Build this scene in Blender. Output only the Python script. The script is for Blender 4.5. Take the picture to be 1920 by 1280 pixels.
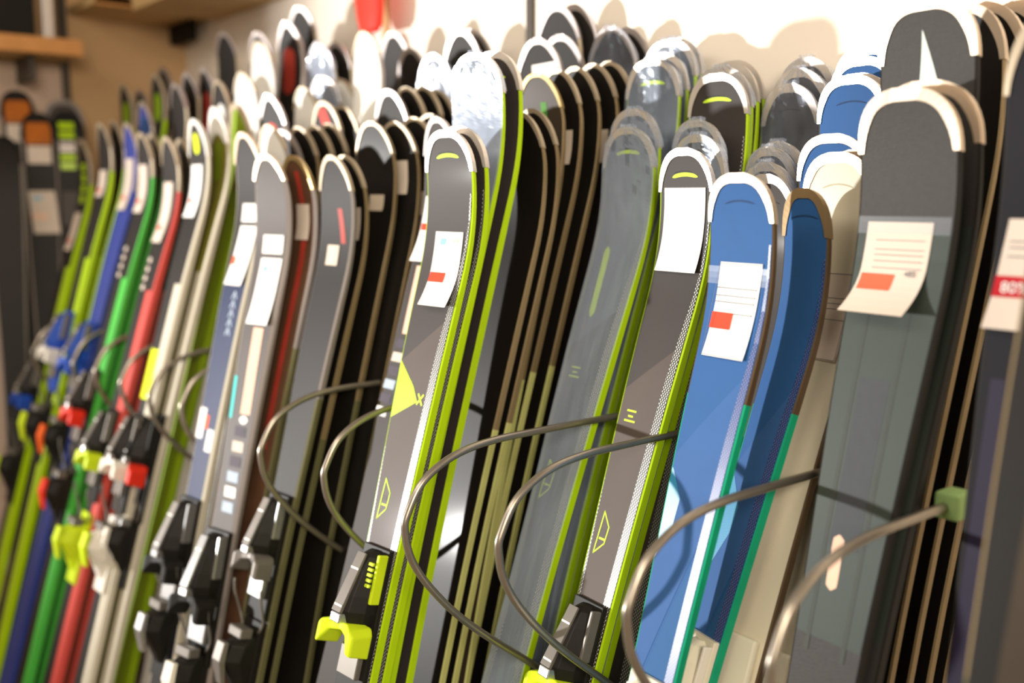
import bpy, bmesh, math, random
from mathutils import Vector, Matrix, noise
random.seed(4)
scene = bpy.context.scene
for o in list(bpy.data.objects):
    bpy.data.objects.remove(o)
col = scene.collection

# ------------------------------------------------------------------ camera
cam_d = bpy.data.cameras.new('camera')
cam = bpy.data.objects.new('camera', cam_d)
col.objects.link(cam)
scene.camera = cam
HEAD, PITCH = math.radians(38.89), math.radians(8.13)
fwd_h = Vector((-math.cos(HEAD), math.sin(HEAD), 0))
right = Vector((math.sin(HEAD), math.cos(HEAD), 0))
fwd = fwd_h * math.cos(PITCH) - Vector((0, 0, 1)) * math.sin(PITCH)
up = right.cross(fwd)
mw = Matrix((right, up, -fwd)).transposed().to_4x4()
mw.translation = Vector((0, 0, 1.5))
cam.matrix_world = mw
cam_d.sensor_width = 36.0
cam_d.lens = 35.44
cam_d.clip_start = 0.02
cam_d.dof.use_dof = True
cam_d.dof.focus_distance = 1.56
cam_d.dof.aperture_fstop = 1.5

# ------------------------------------------------------------------ light
world = bpy.data.worlds.new('shop_ambient')
scene.world = world
world.use_nodes = True
bg = world.node_tree.nodes['Background']
bg.inputs[0].default_value = (1.0, 0.77, 0.55, 1)
bg.inputs[1].default_value = 0.22

def look_at(o, target):
    d = Vector(target) - o.location
    o.rotation_euler = d.to_track_quat('-Z', 'Y').to_euler()

def lamp(name, kind, loc, target, energy, color, **kw):
    d = bpy.data.lights.new(name, kind)
    d.energy = energy
    d.color = color
    for k, v in kw.items():
        setattr(d, k, v)
    o = bpy.data.objects.new(name, d)
    col.objects.link(o)
    o.location = loc
    look_at(o, target)
    return o
lamp('shop_spotlight', 'SPOT', (-4.59, -2.9, 1.24), (-1.42, 1.40, 1.66), 1250, (1.0, 0.975, 0.94),
     spot_size=math.radians(46), spot_blend=1.0, shadow_soft_size=0.07)
lamp('right_fill_light', 'AREA', (1.5, -0.7, 2.35), (-1.7, 1.1, 1.2), 68, (1.0, 0.87, 0.70),  # unseen warm fill, added to brighten the right-facing ski edges
     shape='RECTANGLE', size=1.4, size_y=0.8)
lamp('aisle_ceiling_panel', 'AREA', (-1.9, -0.9, 3.0), (-1.9, 0.9, 1.0), 30, (1.0, 0.90, 0.76),
     shape='RECTANGLE', size=4.0, size_y=0.6)

scene.view_settings.view_transform = 'Standard'
scene.view_settings.look = 'None'
scene.view_settings.gamma = 1.0
scene.view_settings.use_curve_mapping = False
scene.view_settings.exposure = 0.35

# ------------------------------------------------------------------ materials
def lin(h):
    h = h.lstrip('#')
    out = []
    for i in (0, 2, 4):
        c = int(h[i:i + 2], 16) / 255
        out.append(c / 12.92 if c <= 0.04045 else ((c + 0.055) / 1.055) ** 2.4)
    return out + [1]
MATS = {}
def mat(name, h, rough=0.4, metal=0.0, coat=0.0, var=0.12, nscale=30.0, bump=0.0, bscale=300.0):
    """plain procedural surface: base colour with soft noise variation and optional fine relief"""
    if name in MATS:
        return MATS[name]
    m = bpy.data.materials.new(name)
    m.use_nodes = True
    nt = m.node_tree
    b = nt.nodes['Principled BSDF']
    b.inputs['Roughness'].default_value = rough if metal > 0.2 else min(1, rough + 0.14)
    b.inputs['Metallic'].default_value = metal
    b.inputs['Coat Weight'].default_value = coat * 0.3
    b.inputs['Specular IOR Level'].default_value = 0.25
    b.inputs['Coat Roughness'].default_value = 0.12
    tc = nt.nodes.new('ShaderNodeTexCoord')
    n = nt.nodes.new('ShaderNodeTexNoise')
    n.inputs['Scale'].default_value = nscale
    n.inputs['Detail'].default_value = 3
    nt.links.new(tc.outputs['Object'], n.inputs['Vector'])
    mix = nt.nodes.new('ShaderNodeMix')
    mix.data_type = 'RGBA'
    c = lin(h)
    mix.inputs[6].default_value = [max(0, v * (1 - var)) for v in c[:3]] + [1]
    mix.inputs[7].default_value = [min(1, v * (1 + var)) for v in c[:3]] + [1]
    nt.links.new(n.outputs['Fac'], mix.inputs[0])
    nt.links.new(mix.outputs[2], b.inputs['Base Color'])
    if bump:
        n2 = nt.nodes.new('ShaderNodeTexNoise')
        n2.inputs['Scale'].default_value = bscale
        n2.inputs['Detail'].default_value = 4
        nt.links.new(tc.outputs['Object'], n2.inputs['Vector'])
        bp = nt.nodes.new('ShaderNodeBump')
        bp.inputs['Strength'].default_value = bump
        bp.inputs['Distance'].default_value = 0.002
        nt.links.new(n2.outputs['Fac'], bp.inputs['Height'])
        nt.links.new(bp.outputs['Normal'], b.inputs['Normal'])
    MATS[name] = m
    return m

def dot_mat(name, dark, light, scale=260.0, thr=0.33):
    """woven edge band: staggered rows of light dots on a dark ground"""
    m = bpy.data.materials.new(name)
    m.use_nodes = True
    nt = m.node_tree
    b = nt.nodes['Principled BSDF']
    b.inputs['Roughness'].default_value = 0.35
    uv = nt.nodes.new('ShaderNodeUVMap')
    mp = nt.nodes.new('ShaderNodeMapping')
    mp.inputs['Rotation'].default_value = (0, 0, math.radians(45))
    mp.inputs['Scale'].default_value = (1, 0.8, 1)
    v = nt.nodes.new('ShaderNodeTexVoronoi')
    v.inputs['Scale'].default_value = scale
    v.inputs['Randomness'].default_value = 0.0
    lt = nt.nodes.new('ShaderNodeMath')
    lt.operation = 'LESS_THAN'
    lt.inputs[1].default_value = thr
    mix = nt.nodes.new('ShaderNodeMix')
    mix.data_type = 'RGBA'
    mix.inputs[6].default_value = lin(dark)
    mix.inputs[7].default_value = lin(light)
    nt.links.new(uv.outputs[0], mp.inputs[0])
    nt.links.new(mp.outputs[0], v.inputs['Vector'])
    nt.links.new(v.outputs['Distance'], lt.inputs[0])
    nt.links.new(lt.outputs[0], mix.inputs[0])
    nt.links.new(mix.outputs[2], b.inputs['Base Color'])
    MATS[name] = m
    return m

def hatch_mat(name, a, b_, scale=900.0):
    m = bpy.data.materials.new(name)
    m.use_nodes = True
    nt = m.node_tree
    b = nt.nodes['Principled BSDF']
    b.inputs['Roughness'].default_value = 0.35
    uv = nt.nodes.new('ShaderNodeUVMap')
    mp = nt.nodes.new('ShaderNodeMapping')
    mp.inputs['Rotation'].default_value = (0, 0, math.radians(20))
    w = nt.nodes.new('ShaderNodeTexWave')
    w.bands_direction = 'Y'
    w.inputs['Scale'].default_value = scale / 6.28
    mix = nt.nodes.new('ShaderNodeMix')
    mix.data_type = 'RGBA'
    mix.inputs[6].default_value = lin(a)
    mix.inputs[7].default_value = lin(b_)
    nt.links.new(uv.outputs[0], mp.inputs[0])
    nt.links.new(mp.outputs[0], w.inputs['Vector'])
    nt.links.new(w.outputs['Fac'], mix.inputs[0])
    nt.links.new(mix.outputs[2], b.inputs['Base Color'])
    MATS[name] = m
    return m

def film_mat():
    """thin crinkled protective film: mostly clear, milky folds and sharp glints"""
    m = bpy.data.materials.new('plastic_film')
    m.use_nodes = True
    nt = m.node_tree
    b = nt.nodes['Principled BSDF']
    b.inputs['Base Color'].default_value = lin('#c0cfe8')
    b.inputs['Roughness'].default_value = 0.16
    b.inputs['Specular IOR Level'].default_value = 1.0
    out = nt.nodes['Material Output']
    tr = nt.nodes.new('ShaderNodeBsdfTransparent')
    mx = nt.nodes.new('ShaderNodeMixShader')
    gl = nt.nodes.new('ShaderNodeBsdfGlossy')
    gl.inputs['Color'].default_value = (0.32, 0.35, 0.4, 1)
    gl.inputs['Roughness'].default_value = 0.24
    m2 = nt.nodes.new('ShaderNodeMixShader')
    m2.inputs[0].default_value = 0.72
    nt.links.new(gl.outputs[0], m2.inputs[1])
    nt.links.new(b.outputs[0], m2.inputs[2])
    tc = nt.nodes.new('ShaderNodeTexCoord')
    n = nt.nodes.new('ShaderNodeTexNoise')
    n.inputs['Scale'].default_value = 22
    n.inputs['Detail'].default_value = 3
    n.inputs['Distortion'].default_value = 0.6
    mp = nt.nodes.new('ShaderNodeMapping')
    mp.inputs['Scale'].default_value = (1.0, 1.0, 0.16)
    nt.links.new(tc.outputs['Object'], mp.inputs[0])
    nt.links.new(mp.outputs[0], n.inputs['Vector'])
    bp = nt.nodes.new('ShaderNodeBump')
    bp.inputs['Strength'].default_value = 0.3
    bp.inputs['Distance'].default_value = 0.004
    nt.links.new(n.outputs['Fac'], bp.inputs['Height'])
    nt.links.new(bp.outputs['Normal'], b.inputs['Normal'])
    nt.links.new(bp.outputs['Normal'], gl.inputs['Normal'])
    ramp = nt.nodes.new('ShaderNodeMapRange')
    ramp.inputs['From Min'].default_value = 0.35
    ramp.inputs['From Max'].default_value = 0.75
    ramp.inputs['To Min'].default_value = 0.08
    ramp.inputs['To Max'].default_value = 0.3
    nt.links.new(n.outputs['Fac'], ramp.inputs['Value'])
    lw = nt.nodes.new('ShaderNodeLayerWeight')
    lw.inputs['Blend'].default_value = 0.35
    ad = nt.nodes.new('ShaderNodeMath')
    ad.operation = 'ADD'
    ad.use_clamp = True
    sc = nt.nodes.new('ShaderNodeMath')
    sc.operation = 'MULTIPLY'
    sc.inputs[1].default_value = 0.35
    nt.links.new(lw.outputs['Fresnel'], sc.inputs[0])
    nt.links.new(ramp.outputs[0], ad.inputs[0])
    nt.links.new(sc.outputs[0], ad.inputs[1])
    nt.links.new(ad.outputs[0], mx.inputs[0])
    nt.links.new(tr.outputs[0], mx.inputs[1])
    nt.links.new(m2.outputs[0], mx.inputs[2])
    nt.links.new(mx.outputs[0], out.inputs['Surface'])
    MATS['film'] = m
    return m

def tape_mat():
    m = bpy.data.materials.new('clear_tape')
    m.use_nodes = True
    nt = m.node_tree
    b = nt.nodes['Principled BSDF']
    b.inputs['Base Color'].default_value = lin('#cdd6e0')
    b.inputs['Roughness'].default_value = 0.2
    tr = nt.nodes.new('ShaderNodeBsdfTransparent')
    mx = nt.nodes.new('ShaderNodeMixShader')
    mx.inputs[0].default_value = 0.16
    nt.links.new(tr.outputs[0], mx.inputs[1])
    nt.links.new(b.outputs[0], mx.inputs[2])
    nt.links.new(mx.outputs[0], nt.nodes['Material Output'].inputs['Surface'])
    MATS['tape'] = m
    return m

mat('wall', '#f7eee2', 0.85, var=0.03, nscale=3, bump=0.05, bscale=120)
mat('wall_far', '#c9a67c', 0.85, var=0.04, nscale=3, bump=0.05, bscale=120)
mat('floor', '#8a7c6c', 0.5, var=0.1, nscale=6)
mat('panel_pink', '#d3bba9', 0.7, var=0.04, nscale=4)
mat('wood_edge', '#c98f55', 0.5, var=0.25, nscale=14)
mat('wood_board', '#c8a877', 0.6, var=0.15, nscale=10)
mat('post', '#4b463f', 0.5, metal=0.3)
mat('black_box', '#17140f', 0.6)
mat('aluminium', '#b9b3ad', 0.35, metal=0.7)
mat('banner_red', '#f23a2c', 0.45, var=0.06)
mat('hoop_steel', '#a59c90', 0.32, metal=0.85, var=0.1, nscale=60)
mat('clip_green', '#a9cf86', 0.5)
mat('rail', '#5b564f', 0.5, metal=0.5)
mat('gray_top', '#3b3634', 0.42, coat=0.15, var=0.06, bump=0.04, bscale=900)
mat('film_sheen_top', '#5c6673', 0.34, var=0.14, nscale=9)  # grey top with the film's bluish reflection put into its base colour
mat('gray_warm', '#524843', 0.42, coat=0.15, var=0.1, nscale=18)
mat('charcoal', '#3d3b3a', 0.44, var=0.16, nscale=160, bump=0.35, bscale=420)
mat('sage', '#37403a', 0.4, var=0.05)
mat('sage_dark', '#3c413d', 0.45)
mat('slate_patch', '#42464b', 0.5, var=0.1, nscale=90)
mat('mint', '#cfdcd4', 0.4)
mat('lime', '#b4d90c', 0.34, coat=0.3, var=0.05)
mat('lime_mark', '#c6ea35', 0.4, var=0.04)
mat('lime_deep', '#7f9a10', 0.4, var=0.1)
mat('olive', '#7d7a2c', 0.45)
mat('tan_edge', '#93805f', 0.4, metal=0.35, var=0.1)
mat('olive_edge', '#bcbd78', 0.4, metal=0.0, var=0.1)
mat('guard_silver', '#ded6cd', 0.3, metal=0.45, var=0.03)
mat('guard_champagne', '#d3c0aa', 0.3, metal=0.5, var=0.03)
mat('guard_bronze', '#a58d6c', 0.35, metal=0.6, var=0.05)
mat('rim_silver', '#b3aaa6', 0.3, metal=0.6, var=0.04)
mat('rim_tan', '#b3a48d', 0.4, metal=0.3, var=0.05)
mat('olive_dull', '#6a6747', 0.45, metal=0.2, var=0.1)
mat('rim_gold', '#ab9566', 0.35, metal=0.5, var=0.05)
mat('black_top', '#14110e', 0.34, coat=0.1, var=0.15)
mat('brown_top', '#3a3126', 0.25, coat=0.4, var=0.15)
mat('dark_top', '#211d1b', 0.4, coat=0.0, var=0.12)
mat('slate_top', '#474a55', 0.3, coat=0.3, var=0.15)
mat('navy_purple', '#0e0c15', 0.5, var=0.2, nscale=10)
mat('violet', '#1e1730', 0.4)
mat('blue_top', '#275791', 0.5, var=0.05)
mat('blue_mid', '#2b5b90', 0.5, var=0.05)
mat('blue_lilac', '#335d97', 0.5, var=0.05)
mat('groove', '#1d3a63', 0.5)
hatch_mat('cyan_hatch', '#3a9cc6', '#1f74a5')
mat('green_side', '#0d9a72', 0.4)
mat('bronze_side', '#5d4c38', 0.4, metal=0.3)
mat('black_side', '#191714', 0.4)
mat('cream_top', '#ded6bf', 0.34, coat=0.2, var=0.03)
mat('cream_groove', '#b9b096', 0.4)
mat('white_top', '#eceae4', 0.35, var=0.03)
mat('grey_mid', '#4d4643', 0.4)
mat('red_streak', '#a5382c', 0.35, var=0.25, nscale=20)
mat('red_bright', '#e33a28', 0.4)
mat('rust_top', '#5a3d2a', 0.45, var=0.35, nscale=9)
mat('navy_top', '#1f2c50', 0.35, var=0.1)
mat('green_streak', '#4f8a35', 0.4)
mat('green_race', '#4fc04a', 0.35, coat=0.2, var=0.08)
mat('green_dark', '#1f8a35', 0.4)
mat('red_race', '#d9534c', 0.35, coat=0.2, var=0.08)
mat('blue_race', '#33408f', 0.35, var=0.1)
mat('white_race', '#cfc8b5', 0.35, var=0.05)
mat('orange_panel', '#b5641c', 0.45, var=0.3, nscale=25)
mat('yellow_mark', '#e3ef0a', 0.4)
mat('paper', '#f6f4f0', 0.7, var=0.01)
mat('paper_warm', '#d8c9bb', 0.7, var=0.03)
mat('paper_tan', '#d9c9b6', 0.7, var=0.05)
mat('ink_soft', '#9c938d', 0.7)
mat('ink', '#6b6a70', 0.7)
mat('ink_red', '#e0482f', 0.6, var=0.12, nscale=60)
mat('ink_orange', '#f0684a', 0.6, var=0.05)
mat('ink_blue', '#8fc3e0', 0.6)
mat('ink_crimson', '#b81a26', 0.6)
mat('peach', '#eec5ac', 0.6, var=0.06)
mat('print_dark', '#4c4650', 0.5, var=0.3, nscale=120)
mat('print_blue', '#a9b8c9', 0.5, var=0.2, nscale=80)
mat('teal_mark', '#34c3c1', 0.4)
mat('base_black', '#12100e', 0.35)
mat('bind_black', '#1d1b18', 0.38, var=0.2)
mat('bind_grey', '#77726c', 0.4, metal=0.3)
mat('bind_silver', '#c3c3c3', 0.25, metal=0.8)
mat('bind_cream', '#e3dfca', 0.4, var=0.03)
mat('bind_white', '#e9e4d8', 0.4, var=0.03)
mat('bind_lime', '#cfe820', 0.35, var=0.04)
mat('bind_red', '#e2321c', 0.35, var=0.08)
mat('bind_blue', '#2450b8', 0.35, var=0.1)
mat('bind_green', '#18a83a', 0.35)
mat('bind_orange', '#f0641c', 0.35)
dot_mat('mesh_band', '#1d1c1a', '#c9c9c4')
dot_mat('mesh_blue', '#20366e', '#6f82bd', 300, 0.27)
film_mat()
tape_mat()

# ------------------------------------------------------------------ helpers
def obj(name, me, material, parent=None):
    if isinstance(me, bmesh.types.BMesh):
        m2 = bpy.data.meshes.new(name)
        me.to_mesh(m2)
        me.free()
        me = m2
    if material and not me.materials:
        me.materials.append(MATS[material])
    o = bpy.data.objects.new(name, me)
    col.objects.link(o)
    if parent:
        o.parent = parent
    return o

def mesh(name, verts, faces, uvs=None, smooth=False):
    me = bpy.data.meshes.new(name)
    me.from_pydata(verts, [], faces)
    if uvs:
        lay = me.uv_layers.new(name='uv')
        for lp in me.loops:
            lay.data[lp.index].uv = uvs[lp.vertex_index]
    if smooth:
        me.polygons.foreach_set('use_smooth', [True] * len(me.polygons))
    me.update()
    return me

def tag(o, label=None, cat=None, group=None, kind=None):
    if label:
        o['label'] = label
    if cat:
        o['category'] = cat
    if group:
        o['group'] = group
    if kind:
        o['kind'] = kind
    return o

def box_bm(lo, hi, bevel=0.0):
    bm = bmesh.new()
    bmesh.ops.create_cube(bm, size=1)
    for v in bm.verts:
        for i in range(3):
            v.co[i] = lo[i] if v.co[i] < 0 else hi[i]
    if bevel:
        bmesh.ops.bevel(bm, geom=list(bm.edges), offset=bevel, segments=2, affect='EDGES', profile=0.5)
    return bm

def tube_mesh(name, pts, r, n=10):
    vs, fs = [], []
    pts = [Vector(p) for p in pts]
    prev = None
    for i, p in enumerate(pts):
        t = (pts[min(i + 1, len(pts) - 1)] - pts[max(i - 1, 0)]).normalized()
        a = prev if prev else (Vector((1, 0, 0)) if abs(t.x) < 0.9 else Vector((0, 1, 0)))
        a = (a - t * a.dot(t)).normalized()
        prev = a
        b = t.cross(a)
        for k in range(n):
            w = 2 * math.pi * k / n
            vs.append(p + a * (r * math.cos(w)) + b * (r * math.sin(w)))
    for i in range(len(pts) - 1):
        for k in range(n):
            fs.append((i * n + k, i * n + (k + 1) % n, (i + 1) * n + (k + 1) % n, (i + 1) * n + k))
    fs.append(tuple(range(n))[::-1])
    fs.append(tuple(range((len(pts) - 1) * n, len(pts) * n)))
    return mesh(name, vs, fs, smooth=True)

def smooth_path(ctrl, n=8):
    out = []
    c = [Vector(p) for p in ctrl]
    for i in range(len(c) - 1):
        p0, p1, p2, p3 = c[max(i - 1, 0)], c[i], c[i + 1], c[min(i + 2, len(c) - 1)]
        for k in range(n):
            t = k / n
            out.append(0.5 * ((2 * p1) + (p2 - p0) * t + (2 * p0 - 5 * p1 + 4 * p2 - p3) * t * t
                              + (3 * p1 - p0 - 3 * p2 + p3) * t ** 3))
    out.append(c[-1])
    return out

# ------------------------------------------------------------------ the room
WALL_Y, LEFT_X = 1.585, -4.03
def struct(name, lo, hi, m):
    return tag(obj(name, box_bm(lo, hi), m), kind='structure')
struct('floor', (-6.0, -4.0, -0.1), (1.5, WALL_Y + 0.1, 0), 'floor')
struct('wall_back', (-4.2, WALL_Y, 0), (1.5, WALL_Y + 0.1, 3.2), 'wall')
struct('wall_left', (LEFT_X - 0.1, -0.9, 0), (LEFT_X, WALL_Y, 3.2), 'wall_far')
struct('trim_1', (-1.903, WALL_Y - 0.008, 1.0), (-1.879, WALL_Y, 3.2), 'post')
struct('trim_2', (-2.545, WALL_Y - 0.008, 1.0), (-2.515, WALL_Y, 3.2), 'wood_board')
struct('trim_3', (LEFT_X, 1.105, 0.3), (LEFT_X + 0.03, 1.13, 2.6), 'post')
struct('trim_4', (LEFT_X, -0.6, 0.1), (LEFT_X + 0.012, 1.105, 1.98), 'panel_pink')

# ------------------------------------------------------------------ skis
CURL, CD = 0.062, 0.25
def sstep(t):
    t = max(0.0, min(1.0, t))
    return t * t * (3 - 2 * t)

class Ski:
    """local frame: x across, y through the ski (front face at -y), z from the tail up to the tip.
    (u, d) below: u metres across from the centre line, d metres down from the tip."""
    def __init__(self, L, W, tip=0.075, p=2.3, th=0.013, bev=0.003):
        self.L, self.W, self.tip, self.p, self.th, self.bev = L, W, tip, p, th, bev
        ds = [0, .0006, .002, .0045, .008, .013, .02, .028, .037, .048, .06, .072, .085, .1, .12, .14, .16, .18, .2, .225, .25]
        d = 0.31
        while d < L - 0.06:
            ds.append(d)
            d += 0.09
        self.ds = ds + [L - .05, L - .02, L - .006, L]
        self.root = None
    def hw(self, d):
        W, L = self.W, self.L
        if d < self.tip:
            return max(0.004, W / 2 * (1 - (1 - d / self.tip) ** self.p) ** (1 / self.p))
        mid = L * 0.53
        if d < mid:
            return W / 2 * (1 - 0.29 * sstep((d - 0.11) / (mid - 0.11)))
        h = W / 2 * (0.71 + 0.19 * sstep((d - mid) / (L - mid)))
        if d > L - 0.03:
            h *= 0.6 + 0.4 * (1 - ((d - L + 0.03) / 0.03) ** 2)
        return h
    def off(self, d):
        return -CURL * max(0.0, (CD - d) / CD) ** 2.2
    def t(self, d):
        return 0.007 + (self.th - 0.007) * sstep(d / 0.45) - 0.004 * sstep((d - self.L * 0.75) / (self.L * 0.25))
    def front(self, u, d, out=0.0):
        dd = max(d, 0)
        # outward normal of the curled tip
        s = (self.off(dd + 0.004) - self.off(max(dd - 0.004, 0))) / (0.008 if dd > 0.004 else dd + 0.004)
        n = Vector((0, -1, -s)).normalized()
        return Vector((u, self.off(dd) - self.t(dd), self.L - d)) + n * out
    # ---- body pieces
    def build(self, root, top, side, side2=None, base='base_black'):
        self.root = root
        ds = self.ds
        vs, fs, uv = [], [], []
        F = (-1, -.5, 0, .5, 1)
        for d in ds:
            h = max(0.002, self.hw(d) - self.bev)
            for f in F:
                vs.append(self.front(f * h, d))
                uv.append((f * h, d))
        for i in range(len(ds) - 1):
            for k in range(4):
                a = i * 5 + k
                fs.append((a, a + 5, a + 6, a + 1))
        obj('top_sheet', mesh('top_sheet', vs, fs, uv, True), top, root)
        cuts = [(0, len(ds) - 1, side)]
        if side2:
            j = min(range(len(ds)), key=lambda i: abs(ds[i] - side2[0]))
            cuts = [(0, j, side), (j, len(ds) - 1, side2[1])]
        for a, b, m in cuts:
            vs, fs = [], []
            for s in (-1, 1):
                o0 = len(vs)
                for i in range(a, b + 1):
                    d = ds[i]
                    h = self.hw(d)
                    y = self.off(d)
                    vs += [self.front(s * max(0.002, h - self.bev), d),
                           Vector((s * h, y - self.t(d) + self.bev * 0.5, self.L - d)),
                           Vector((s * h, y, self.L - d))]
                for i in range(b - a):
                    q = o0 + i * 3
                    for k in (0, 1):
                        f = (q + k, q + k + 1, q + k + 4, q + k + 3)
                        fs.append(f if s > 0 else f[::-1])
            obj('sidewall', mesh('sidewall', vs, fs), m, root)
        vs, fs = [], []
        for d in ds:
            h = self.hw(d)
            vs += [Vector((-h, self.off(d), self.L - d)), Vector((h, self.off(d), self.L - d))]
        for i in range(len(ds) - 1):
            fs.append((i * 2, i * 2 + 1, i * 2 + 3, i * 2 + 2))
        n = len(ds) * 2
        vs += [self.front(-self.hw(self.L), self.L), self.front(self.hw(self.L), self.L)]
        fs.append((n - 2, n - 1, n + 1, n))
        obj('base', mesh('base', vs, fs, None, True), base, root)
    def guard(self, m, gl=0.07, gi=0.011, ga=None, name='tip_guard'):
        """cap that wraps the rim of the tip"""
        ga = ga or gi
        dl = [x for x in (gl, .085, .072, .06, .048, .037, .028, .02, .013, .008, .0045, .002, .0006) if x <= gl]
        path = [(-self.hw(d), d) for d in dl] + [(self.hw(d), d) for d in reversed(dl)]
        n = len(path)
        vs, fs = [], []
        for i, (u, d) in enumerate(path):
            a, b = path[max(i - 1, 0)], path[min(i + 1, n - 1)]
            tx, ty = b[0] - a[0], b[1] - a[1]
            l = math.hypot(tx, ty) or 1
            nx, ny = -ty / l, tx / l            # points inward (towards larger d / centre)
            frac = 1 - abs(2 * i / (n - 1) - 1)
            g = gi * 0.45 + (ga - gi * 0.45) * sstep(frac * 2.2)
            ou, od = u - nx * 0.0012, d - ny * 0.0012
            iu, idd = u + nx * g, max(0, d + ny * g)
            fo = self.front(ou, od, 0.0016)
            if od < 0:
                fo = Vector((ou, self.off(0) - self.t(0) - 0.0016, self.L - od))
            vs += [self.front(iu, idd, 0.0002), self.front(iu * 0.985, idd, 0.0018), fo,
                   Vector((ou, self.off(max(od, 0)) + 0.0015, self.L - od)),
                   Vector((iu, self.off(idd) + 0.0015, self.L - idd))]
        for i in range(n - 1):
            for k in range(4):
                a = i * 5 + k
                fs.append((a, a + 1, a + 6, a + 5))
        fs.append((0, 1, 2, 3, 4))
        fs.append(tuple((n - 1) * 5 + k for k in (4, 3, 2, 1, 0)))
        return obj(name, mesh(name, vs, fs), m, self.root)
    # ---- flat pieces laid on the front face
    def panel(self, name, A, B, m, lift=0.0005, parent=None, across=1):
        """ribbon between the polylines A and B of (u, d) points"""
        vs, fs, uv = [], [], []
        k = across
        for i, (a, b) in enumerate(zip(A, B)):
            for j in range(k + 1):
                t = j / k
                u, d = a[0] + (b[0] - a[0]) * t, a[1] + (b[1] - a[1]) * t
                lf = self.tl(d) if lift == 'tag' else (lift(i / max(1, len(A) - 1)) if callable(lift) else lift)
                vs.append(self.front(u, d, lf))
                uv.append((u, d))
        for i in range(len(A) - 1):
            for j in range(k):
                q = i * (k + 1) + j
                fs.append((q, q + k + 1, q + k + 2, q + 1))
        return obj(name, mesh(name, vs, fs, uv), m, parent or self.root)
    def rows(self, name, d0, d1, f0, f1, m, n=10, **kw):
        A, B = [], []
        for i in range(n + 1):
            d = d0 + (d1 - d0) * i / n
            a = f0(d) if callable(f0) else f0
            b = f1(d) if callable(f1) else f1
            A.append((a, d))
            B.append((b, d))
        return self.panel(name, A, B, m, **kw)
    def inner(self, d):
        return self.hw(d) - self.bev - 0.0005
    def slope_panel(self, name, dl, dr, dend, m, dr_end=None, lift=0.0004):
        """colour field over the full width whose upper border runs from dl (left) to dr (right)"""
        A, B = [], []
        n = 14
        for i in range(n + 1):
            f = -1 + 2 * i / n
            d0 = dl + (dr - dl) * i / n
            d1 = dend + ((dr_end if dr_end else dend) - dend) * i / n
            A.append((f, d0))
            B.append((f, d1))
        vs, fs, uv = [], [], []
        k = 10
        for (f, d0), (_, d1) in zip(A, B):
            for j in range(k + 1):
                d = d0 + (d1 - d0) * j / k
                u = f * self.inner(d)
                vs.append(self.front(u, d, lift))
                uv.append((u, d))
        for i in range(n):
            for j in range(k):
                q = i * (k + 1) + j
                fs.append((q, q + 1, q + k + 2, q + k + 1))
        return obj(name, mesh(name, vs, fs, uv), m, self.root)
    def slot(self, m, d=0.036, w=0.028, h=0.005, bow=0.005, u0=0.0, name='tip_slot'):
        A, B = [], []
        for i in range(13):
            f = -1 + i / 6
            u = u0 + f * w
            dd = d + bow * f * f
            hh = h * math.sqrt(max(0.06, 1 - abs(f) ** 6))
            A.append((u, dd - hh / 2))
            B.append((u, dd + hh / 2))
        return self.panel(name, A, B, m, 0.0007)
    def bar(self, name, u, d, w, h, m, skew=0.0, lift=0.0008, parent=None, n=4):
        """small quad; u, d is its centre, skew shifts its lower end"""
        A, B = [], []
        for i in range(n + 1):
            t = i / n - 0.5
            A.append((u - w / 2 + skew * t, d + h * t))
            B.append((u + w / 2 + skew * t, d + h * t))
        return self.panel(name, A, B, m, lift, parent)
    def pill(self, name, u, d, w, h, m, skew=0.0, lift=0.0008):
        A, B = [], []
        for i in range(15):
            t = i / 14
            y = (t - 0.5) * h
            e = min(t, 1 - t) * h
            ww = w / 2 if e > w / 2 else math.sqrt(max(0.02, 1 - (1 - e / (w / 2)) ** 2)) * w / 2
            A.append((u - ww + skew * (t - 0.5), d + y))
            B.append((u + ww + skew * (t - 0.5), d + y))
        return self.panel(name, A, B, m, lift)
    def line(self, name, pts, w, m, closed=False, lift=0.0009, parent=None):
        """stroke along (u, d) points"""
        p = list(pts) + ([pts[0]] if closed else [])
        vs, fs = [], []
        for a, b in zip(p[:-1], p[1:]):
            tx, ty = b[0] - a[0], b[1] - a[1]
            l = math.hypot(tx, ty)
            nx, ny = -ty / l * w / 2, tx / l * w / 2
            ex, ey = tx / l * w / 2, ty / l * w / 2
            o = len(vs)
            for (u, d, s, e) in ((a[0], a[1], 1, -1), (a[0], a[1], -1, -1), (b[0], b[1], -1, 1), (b[0], b[1], 1, 1)):
                vs.append(self.front(u + nx * s + ex * e, d + ny * s + ey * e, self.tl(d) if lift == 'tag' else lift))
            fs.append((o, o + 1, o + 2, o + 3))
        return obj(name, mesh(name, vs, fs), m, parent or self.root)
    def paper(self, u, d, w, h, m='paper', skew=0.0, curl=0.0, name='price_tag', tilt=0.0, lift=0.0016):
        A, B = [], []
        n = 12
        self.tl = lambda q: lift + curl * max(0, (q - d) / h + 0.05) ** 2 + 0.0012
        for i in range(n + 1):
            t = i / n - 0.5
            A.append((u - w / 2 + skew * t, d + h * t - tilt / 2))
            B.append((u + w / 2 + skew * t, d + h * t + tilt / 2))
        return self.panel(name, A, B, m, lambda t: lift + curl * max(0, t - 0.45) ** 2, None, 4)
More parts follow.
